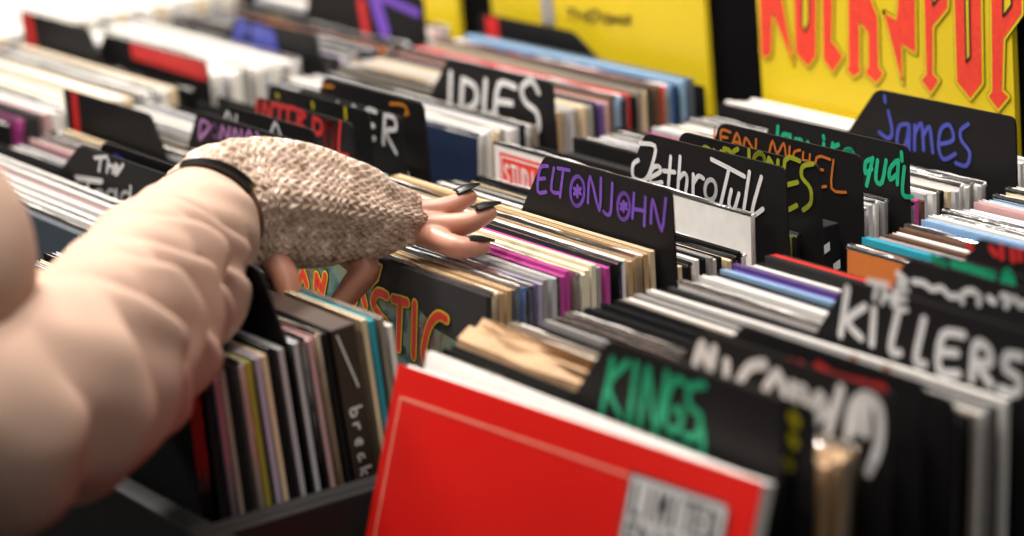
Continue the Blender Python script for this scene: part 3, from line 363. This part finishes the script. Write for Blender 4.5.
run('C',.9920,1.0230,'charcoal white grey white silver',wV,gp(wV),lean=(4,4),z=(.000,.001))
divider('C',1.0300,3,'black divider with small white lettering behind the tall two-line one','whitetwo','white',th=.043,tw=.155,slant=.03)
wV2='behind the small white lettering'
run('C',1.0360,1.0460,'sky purple purple'.replace('purple purple','violet purple'),wV2,gp(wV2),lean=(3,3),z=(.001,.001),cover=False)
divider('C',1.0520,3,'black divider with wide green strokes at the right edge of the picture','greentwo','green',th=.040,tw=.155,slant=.03)
wW='behind the wide green strokes at right'
run('C',1.0580,1.0760,'white black charcoal red',wW,gp(wW),lean=(3,3),z=(.000,.002),cover=False)
divider('C',1.0830,2,'black divider with small red strokes at the right edge of the picture','redtwo','red',th=.043,tw=.155,slant=.03)
wY='behind the small red strokes at right'
run('C',1.1380,1.2950,'orange charcoal teal purple grey brown white brown silver blue sky white white silver grey lilac white rose silver sky grey white cream silver white rose',wY,gp(wY),lean=(4,2),z=(-.006,.001),th=.0042)
# ---------------------------------------------------------------- column B, behind the hand
wB1='at the row start behind the arm'
run('B',.8000,.8580,'slate white white black white white rose white silver white',wB1,gp(wB1),lean=(4,2),z=(-.002,0))
divider('B',.8680,1,'black divider with white handwriting just left of the sleeve cuff','toad','white',th=.026,tw=.160,slant=.045)
o=divider('B',.8740,0,'bare black divider behind the white handwriting, with a blue mark',th=.032,tw=.130,slant=.03)
m=MB(); m.ribbon([(-1.925,.024),(-1.912,.022)],.006,-.0011); m.build('painted_mark',ink('blue'),o)
run('B',.8810,.9330,'white silver rose white white cream','left of the red-edged mirrored divider',gp('left of the red-edged divider'),lean=(2,1),z=(-.004,-.002))
divider('B',.9420,0,'large bare black divider with a red stripe down its left edge, left centre',mirror=True,tw=.160,th=.031,slant=.02,extra=('red',[(-2.150,-.012),(-2.138,-.012),(-2.134,.030),(-2.146,.030)]))
run('B',.9480,.9560,'white cream','in front of the pink-lettered divider',gp('in front of the pink-lettered divider'),lean=(1,1),z=(.004,.004))
divider('B',.9620,0,'black divider with scribbled pink lettering just above the knitted glove','pink','pink',th=.036,tw=.145,slant=.03)
run('B',.9680,.9760,'white grey','behind the pink-lettered divider',gp('behind the pink-lettered divider'),lean=(1,1))
divider('B',.9820,0,'black divider with three small white and pink letters above the glove','whitepink','white',th=.0385,tw=.140,slant=.03)
run('B',.9880,1.0080,'white white silver','in front of the red-capital divider',gp('in front of the red-capital divider'),lean=(1,1),z=(.006,.006))
divider('B',1.0140,0,'black divider with red capital lettering above the glove','interpol','red',th=.037,tw=.145,slant=.025)
run('B',1.0195,1.0280,'silver grey','before the yellow-dotted divider',gp('between the red-capital and yellow-dotted dividers'),lean=(1,1),z=(-.008,-.008))
divider('B',1.0340,0,'black divider with three yellow dots behind the red-capital one','dots','yellow',th=.041,tw=.150,slant=.025,xr=-1.824)
run('B',1.0395,1.0500,'white silver white'.replace(' silver',' grey'),'before the two tall white capitals',gp('in front of the divider ending in white capitals'),lean=(1,1),z=(-.012,-.012))
divider('B',1.0560,0,'black divider ending in two tall white capitals','blacker','white',th=.034,tw=.155,slant=.025)
run('B',1.0610,1.0700,'taupe cream','in front of the ochre-marked divider',gp('in front of the ochre-marked divider'),lean=(1,1),z=(-.016,-.016))
divider('B',1.0760,0,'black divider with faint ochre marks at its right end','ochre','ochre',th=.040,tw=.150,slant=.025)
nv=sleeve('B',1.1290,'navy',6,1.5,0,0,.0036); tag(nv,'navy record sleeve whose dark front is bared in a gap behind the fingertips','record sleeve',gp('in front of the large white capitals'))
wI='before the large blurred white capitals'
run('B',1.1350,1.1860,'white silver white cream grey white silver black white taupe',wI,gp('in front of the large white capitals'),lean=(5,2),z=(.002,0))
divider('B',1.1920,0,'black divider with five large blurred white capitals','idles','white',th=.034,tw=.150,slant=.034)
wZ='behind the large blurred white capitals'
run('B',1.1980,1.3340,'taupe cream tan grey silver taupe cream grey black purple rose brown sky navy red black taupe cream charcoal brown red sky blue navy sky slate',wZ,gp('behind the large white capitals'),lean=(3,2),z=(.004,.006),th=.0042,inner='w')
divider('B',1.3470,0,'large black divider with red letters leaning against the yellow poster',mirror=True,tw=.150,th=.022,slant=.04,extra=('red',[(-2.150,-.03),(-2.118,-.03),(-2.128,-.018),(-2.130,.020),(-2.150,.020)]))
# ---------------------------------------------------------------- column D and E, far rows
cv_=False
run('D',.9100,1.0630,'black magenta black charcoal rose white white silver ivory cream silver cream white cream grey white silver white cream','in front of the far red-edged divider',gp('in the fourth row, front'),lean=(3,1),cover=True,th=.0052)
divider('D',1.0720,0,'black divider with a red left edge in the upper left corner',mirror=True,tw=.150,th=.030,slant=.02,extra=('red',[(-2.528,-.006),(-2.506,-.006),(-2.512,.029),(-2.530,.029)]))
run('D',1.0780,1.0830,'black','between the two far red-marked dividers',gp('between the far red-marked dividers'),lean=(1,1),z=(-.006,-.006))
divider('D',1.0880,0,'black divider with a red band along its top and a white dot',tw=.200,th=.022,slant=.02,extra=('red',[(-2.335,.021),(-2.190,.021),(-2.190,.004),(-2.335,.006)]))
run('D',1.0960,1.1880,'silver white white silver white white grey white white silver white white grey white white','in front of the blue-painted divider',gp('in front of the blue-painted divider'),lean=(2,1),z=(.002,.002),th=.0050)
o=divider('D',1.1980,0,'black divider with broad blurred blue painting',tw=.150,th=.024,slant=.03)
m=MB()
for q in ([(-2.345,.000),(-2.332,.016),(-2.322,.016)],[(-2.345,-.004),(-2.318,-.003)],[(-2.308,-.002),(-2.304,.015),(-2.274,.013),(-2.268,-.006)],[(-2.300,.004),(-2.272,.003)],[(-2.255,-.006),(-2.235,-.008)]): m.ribbon(q,.014,-.0011)
m.build('painted_lettering',ink('blue'),o)
run('D',1.2080,1.2980,'black charcoal black lilac taupe charcoal black navy orange brown black silver','behind the blue-painted divider',gp('behind the blue-painted divider'),lean=(1,1),z=(-.004,-.004),th=.0060)
o=divider('D',1.3080,0,'dark divider with purple and red strokes below the third poster',tw=.20,th=.040,slant=.02)
m=MB(); m.ribbon([(-2.275,.030),(-2.262,.0)],.018,-.0011); m.ribbon([(-2.262,.032),(-2.20,.024)],.008,-.0011); m.build('painted_lettering',ink('purple'),o)
m=MB(); m.ribbon([(-2.300,.022),(-2.296,-.004)],.012,-.0011); m.build('painted_stroke',ink('red'),o)
run('D',1.3160,1.3420,'silver white rose silver','at the back of the fourth row',gp('at the back of the fourth row'),lean=(1,1),z=(.002,.002),th=.005)
run('E',1.0600,1.3300,'white cream white silver white white cream white silver white white taupe white white silver white cream white silver white','in the farthest row at top left',gp('in the farthest row'),lean=(2,1),n=32,cover=False,th=.0066)
# ---------------------------------------------------------------- person reaching over the rows
HD=json.loads(HAND)
skin=bpy.data.materials.new('skin'); skin.use_nodes=True; b=skin.node_tree.nodes['Principled BSDF']
b.inputs['Base Color'].default_value=(.42,.19,.125,1); b.inputs['Roughness'].default_value=.45; b.inputs['Subsurface Weight'].default_value=.25; b.inputs['Subsurface Radius'].default_value=(.006,.002,.001)
def limb(bm,pts,radii,seg=16):
    for i,(p,r) in enumerate(zip(pts,radii)):
        bmesh.ops.create_uvsphere(bm,u_segments=seg,v_segments=10,radius=r,matrix=Matrix.Translation(p))
        if i:
            q=Vector(pts[i-1]); p_=Vector(p); d=p_-q
            if d.length<1e-5: continue
            M=Matrix.Translation((p_+q)/2)@d.to_track_quat('Z','Y').to_matrix().to_4x4()
            bmesh.ops.create_cone(bm,cap_ends=True,segments=seg,radius1=radii[i-1],radius2=r,depth=d.length,matrix=M)
def spl(pts,k=5): return smooth_line([tuple(p) for p in pts],k)
def lerp_r(rs,n): return [rs[min(int(i/(n-1)*(len(rs)-1)),len(rs)-2)]*(1-((i/(n-1)*(len(rs)-1))-min(int(i/(n-1)*(len(rs)-1)),len(rs)-2)))+rs[min(int(i/(n-1)*(len(rs)-1)),len(rs)-2)+1]*((i/(n-1)*(len(rs)-1))-min(int(i/(n-1)*(len(rs)-1)),len(rs)-2)) for i in range(n)]
bm=bmesh.new()
for key,rs in (('T',(.0085,.0082,.0075,.0056)),('M',(.0085,.0084,.0078,.0056)),('Bf',(.0080,.0080,.0076,.0055)),('I',(.0110,.0100,.0088,.0065)),('Th',(.0120,.0100,.0088,.0070))):
    p=spl(HD[key],5); limb(bm,p,lerp_r(rs,len(p)))
p=spl(HD['palm'],5); limb(bm,p,lerp_r((.022,.022,.024,.016),len(p)))
me=bpy.data.meshes.new('person'); bm.to_mesh(me); bm.free()
tmp=bpy.data.objects.new('tmp',me); COL.objects.link(tmp)
md=tmp.modifiers.new('r','REMESH'); md.mode='VOXEL'; md.voxel_size=.0011
md=tmp.modifiers.new('s','SMOOTH'); md.factor=.6; md.iterations=7
dg=bpy.context.evaluated_depsgraph_get(); me2=bpy.data.meshes.new_from_object(tmp.evaluated_get(dg)); bpy.data.objects.remove(tmp)
me2.materials.clear(); me2.materials.append(skin)
for q in me2.polygons: q.use_smooth=True
person=bpy.data.objects.new('person',me2); COL.objects.link(person)
tag(person,'person in a pale pink-beige sleeve and knitted fingerless glove flipping through the records','person')
def frames(path):
    T_=[]; n=len(path)
    for i in range(n):
        a=Vector(path[max(i-1,0)]); c=Vector(path[min(i+1,n-1)]); T_.append((c-a).normalized())
    up=Vector((0,0,1)); u=(up-T_[0]*up.dot(T_[0])).normalized(); fr=[]
    for t in T_:
        u=(u-t*u.dot(t)).normalized(); fr.append((t,u,t.cross(u)))
    return fr
def loft(name,rings,nu,disp,mat,parent,k=12,ell=1.0,closed_end=False,uv=True):
    r=smooth_line([tuple(x) for x in rings],k); path=[x[:3] for x in r]; rad=[x[3] for x in r]; fr=frames(path)
    s=0; S=[0]
    for i in range(1,len(path)): s+=(Vector(path[i])-Vector(path[i-1])).length; S.append(s)
    vs=[];fs=[]
    for i,(p,(t,u,v)) in enumerate(zip(path,fr)):
        for j in range(nu):
            a=2*math.pi*j/nu; rr=rad[i]+disp(S[i],a,rad[i])
            vs.append(tuple(Vector(p)+u*(math.sin(a)*rr)+v*(math.cos(a)*rr*ell)))
    n=len(path)
    for i in range(n-1):
        for j in range(nu): fs.append((i*nu+j,i*nu+(j+1)%nu,(i+1)*nu+(j+1)%nu,(i+1)*nu+j))
    if closed_end: fs.append(tuple((n-1)*nu+j for j in range(nu)))
    o=mesh_obj(name,vs,fs,mat,parent,smooth=True); return o,path,rad,fr,S
cloth=principled('pale_pink_beige_fabric',(.49,.335,.26),rough=.95,spec=.1,sheen=0,noise_scale=500,noise_amt=.05,bump=True,bump_scale=1200,bump_str=.15,bump_dist=.0005)
FOLDS=((.046,.0050,.004,.013,4.2,1.1,.010,.3),(.064,.0060,.004,.012,2.9,.9,-.016,1.1),(.078,.0105,.0045,.017,3.9,1.3,.012,2.0),(.098,.0065,.004,.013,2.5,.8,-.022,.7),
 (.113,.0125,.005,.018,3.7,1.5,.010,3.1),(.130,.0060,.004,.012,2.7,.8,-.026,1.9),(.146,.0120,.005,.018,4.0,1.4,.014,.2),(.163,.0070,.004,.013,2.8,.9,-.020,2.5),
 (.180,.0130,.005,.019,3.7,1.5,.010,1.4),(.203,.0080,.0045,.015,3.0,1.0,-.015,.9),(.222,.0130,.006,.020,4.0,1.5,.012,2.2),(.250,.0110,.006,.020,3.6,1.4,.010,.5),(.285,.0110,.006,.020,3.6,1.4,.0,1.5))
def fold(s,a,r):
    h=0
    for s0,am,wl,wr,ac,aw,k,ph in FOLDS:
        da=(a-ac+math.pi)%(2*math.pi)-math.pi; g=math.exp(-(da/aw)**4)
        if g<.01: continue
        c=s0+k*da+.0025*math.sin(3.1*a+ph)+.0012*math.sin(7*a+ph*2); x=s-c
        q=-x/wr if x<0 else x/wl                    # long slope towards the cuff, steep on the elbow side
        h-=1.45*am*g*math.exp(-math.sqrt(q*q+.02)*1.15); y=(x-wl*2.2)/(wl*2.2); h+=am*.7*g*math.exp(-y*y)
    h+=.004*math.exp(-((s-.085)/.020)**2)*max(0,math.sin(a))
    h+=.0012*math.sin(s*140+2.5*math.sin(a*2+1))*math.sin(a*3+s*40)
    if s<.004: h-=.0015*(1-s/.004)
    return h
sl,path,rad,fr,S=loft('jacket_sleeve',HD['sleeve'],200,fold,cloth,person,k=34,closed_end=True)
# turned-in cuff lining
p0,(t0,u0,v0),r0=Vector(path[0]),fr[0],rad[0]
def band(name,c,t,u,v,r,w,th,a0,a1,mat,parent,n=48):
    vs=[];fs=[]
    for i in range(n+1):
        a=R(a0+(a1-a0)*i/n); d=u*math.sin(a)+v*math.cos(a)
        for (dr,dw) in ((0,-w/2),(th,-w/2),(th,w/2),(0,w/2)): vs.append(tuple(c+d*(r+dr)+t*dw))
    for i in range(n):
        for k in range(4): fs.append((i*4+k,i*4+(k+1)%4,(i+1)*4+(k+1)%4,(i+1)*4+k))
    fs.append((0,1,2,3)); fs.append((n*4+3,n*4+2,n*4+1,n*4)); return mesh_obj(name,vs,fs,mat,parent,smooth=False)
band('sleeve_lining',p0+t0*.006,t0,u0,v0,r0-.004,.014,.0022,0,360,cloth,person)
skin_shade=principled('shaded_skin_brown',(.10,.035,.02),rough=.5)  # brown loop stands in for wrist skin, its shade put into the colour
wc=p0-t0*.0060
wb=band('wristband',wc,t0,u0,v0,r0-.0032,.006,.0022,0,360,skin_shade,person)
band('wristband_face',wc-t0*.001,t0,u0,v0,r0-.0020,.0085,.0040,BAND0,BAND1,principled('gloss_black_plastic',(.004,.004,.004),rough=.2),wb,n=24)
# knitted glove
wool=bpy.data.materials.new('heathered_wool'); wool.use_nodes=True; nt=wool.node_tree; bs=nt.nodes['Principled BSDF']; bs.inputs['Roughness'].default_value=.85; bs.inputs['Sheen Weight'].default_value=.6; bs.inputs['Sheen Roughness'].default_value=.4
tc=nt.nodes.new('ShaderNodeTexCoord'); n=nt.nodes.new('ShaderNodeTexNoise'); n.inputs['Scale'].default_value=85; n.inputs['Detail'].default_value=8; n.inputs['Roughness'].default_value=.8
cr=nt.nodes.new('ShaderNodeValToRGB'); e=cr.color_ramp.elements; e[0].position=.34; e[0].color=(.15,.09,.06,1); e[1].position=.62; e[1].color=(1,.95,.90,1)
for p_,c_ in ((.43,(.40,.27,.18,1)),(.50,(.52,.41,.34,1)),(.56,(.68,.48,.34,1))): x=e.new(p_); x.color=c_
n2=nt.nodes.new('ShaderNodeTexNoise'); n2.inputs['Scale'].default_value=1500; bp=nt.nodes.new('ShaderNodeBump'); bp.inputs['Strength'].default_value=.6; bp.inputs['Distance'].default_value=.0006
nt.links.new(tc.outputs['Object'],n.inputs['Vector']); nt.links.new(n.outputs['Fac'],cr.inputs[0]); nt.links.new(cr.outputs[0],bs.inputs['Base Color'])
nt.links.new(tc.outputs['Object'],n2.inputs['Vector']); nt.links.new(n2.outputs['Fac'],bp.inputs['Height']); nt.links.new(bp.outputs[0],bs.inputs['Normal'])
NC=32
def seg(px,py,ax,ay,bx,by):
    dx,dy=bx-ax,by-ay; t=max(0,min(1,((px-ax)*dx+(py-ay)*dy)/(dx*dx+dy*dy))); return math.hypot(px-ax-t*dx,py-ay-t*dy)
def knit(s,a,r):
    u=a/(2*math.pi)*NC; cu=u%1; v=s/.0062; cvv=v%1; d=9
    for k in (-1,0,1):
        d=min(d,seg(cu,cvv,.08,.75+k,.5,.05+k),seg(cu,cvv,.92,.75+k,.5,.05+k))
    h=.0027*math.exp(-(d/.2)**2)
    g=math.sin(a*6); h+=.0024*g                       # broad ribs running along the hand
    h+=.0022*math.exp(-((math.sin(s*95+.6)+1)/.28)**2)*(1 if s<.05 else 0)
    return h-.0015
gl,gp_,gr_,gf_,gs_=loft('knitted_glove',HD['glove'],NC*10,knit,wool,person,k=34,ell=.92)
# pointed black nails
nailm=principled('black_nail_varnish',(.002,.002,.0025),rough=.32,spec=.35)
view=Vector((-.8146,.5120,-.2727))
def nail(a,b,w,tilt=1.0):
    a,b=Vector(a),Vector(b); d=(b-a); L=d.length; d.normalize()
    nrm=(Vector((0,0,1))*tilt-view*.1); nrm=(nrm-d*nrm.dot(d)).normalized(); sd=d.cross(nrm)
    vs=[];fs=[]; n=12; mm=6
    for lay in (0,1):
        for i in range(n+1):
            t=i/n; ww=w*min(1,.75+.6*t)*(1-max(0,(t-.35)/.65)**1.7)+.0003
            for j in range(mm+1):
                x=(j/mm*2-1); vs.append(tuple(a+d*(t*L)+sd*(x*ww)+nrm*(.0016*math.sqrt(max(0,1-x*x*.9))-.0006+.0012*math.sin(t*3)-(.0007 if lay else 0))))
    N=(n+1)*(mm+1)
    for lay in (0,1):
        for i in range(n):
            for j in range(mm): q=lay*N+i*(mm+1)+j; f=(q,q+1,q+mm+2,q+mm+1); fs.append(f if not lay else f[::-1])
    for i in range(n):
        for j in (0,mm): q=i*(mm+1)+j; fs.append((q,q+mm+1,N+q+mm+1,N+q))
    for j in range(mm):
        fs.append((j,j+1,N+j+1,N+j)); q=n*(mm+1)+j; fs.append((q,q+1,N+q+1,N+q))
    mesh_obj('fingernail',vs,fs,nailm,person,smooth=True)
nail(*HD['nT'],.0050); nail(*HD['nM'],.0052); nail(*HD['nB'],.0052)
# ---------------------------------------------------------------- ceiling lamps, added fill lamps, camera
def area(x,y,z,sx,sy,pw,col,tx=-1.5,ty=1.0,tz=0):
    l=bpy.data.lights.new('ceiling_or_fill_lamp','AREA'); l.shape='RECTANGLE'; l.size=sx; l.size_y=sy; l.energy=pw; l.color=col
    o=bpy.data.objects.new('ceiling_or_fill_lamp',l); COL.objects.link(o); o.location=(x,y,z)
    o.rotation_euler=(Vector((tx,ty,tz))-Vector((x,y,z))).to_track_quat('-Z','Y').to_euler(); return o
for a in LAMPS: area(*a)
w=bpy.data.worlds.new('shop_light'); bpy.context.scene.world=w; w.use_nodes=True
w.node_tree.nodes['Background'].inputs[0].default_value=(1,.93,.86,1); w.node_tree.nodes['Background'].inputs[1].default_value=AMB
cam=bpy.data.cameras.new('camera'); co=bpy.data.objects.new('camera',cam); COL.objects.link(co); bpy.context.scene.camera=co
cam.sensor_width=36; cam.lens=101.95; cam.clip_start=.05
M=Matrix(((0.5502201,-0.1835939,0.8145865),(0.8307987,0.2183278,-0.5119634),(-0.0838535,0.9584499,0.2726579))).to_4x4()
M.translation=Vector((0,0,0.50527)); co.matrix_world=M
cam.dof.use_dof=True; cam.dof.focus_distance=FOCUS; cam.dof.aperture_fstop=FSTOP
sc=bpy.context.scene; sc.view_settings.view_transform='Standard'; sc.view_settings.look='None'; sc.view_settings.gamma=1; sc.view_settings.use_curve_mapping=False; sc.view_settings.exposure=EXPO
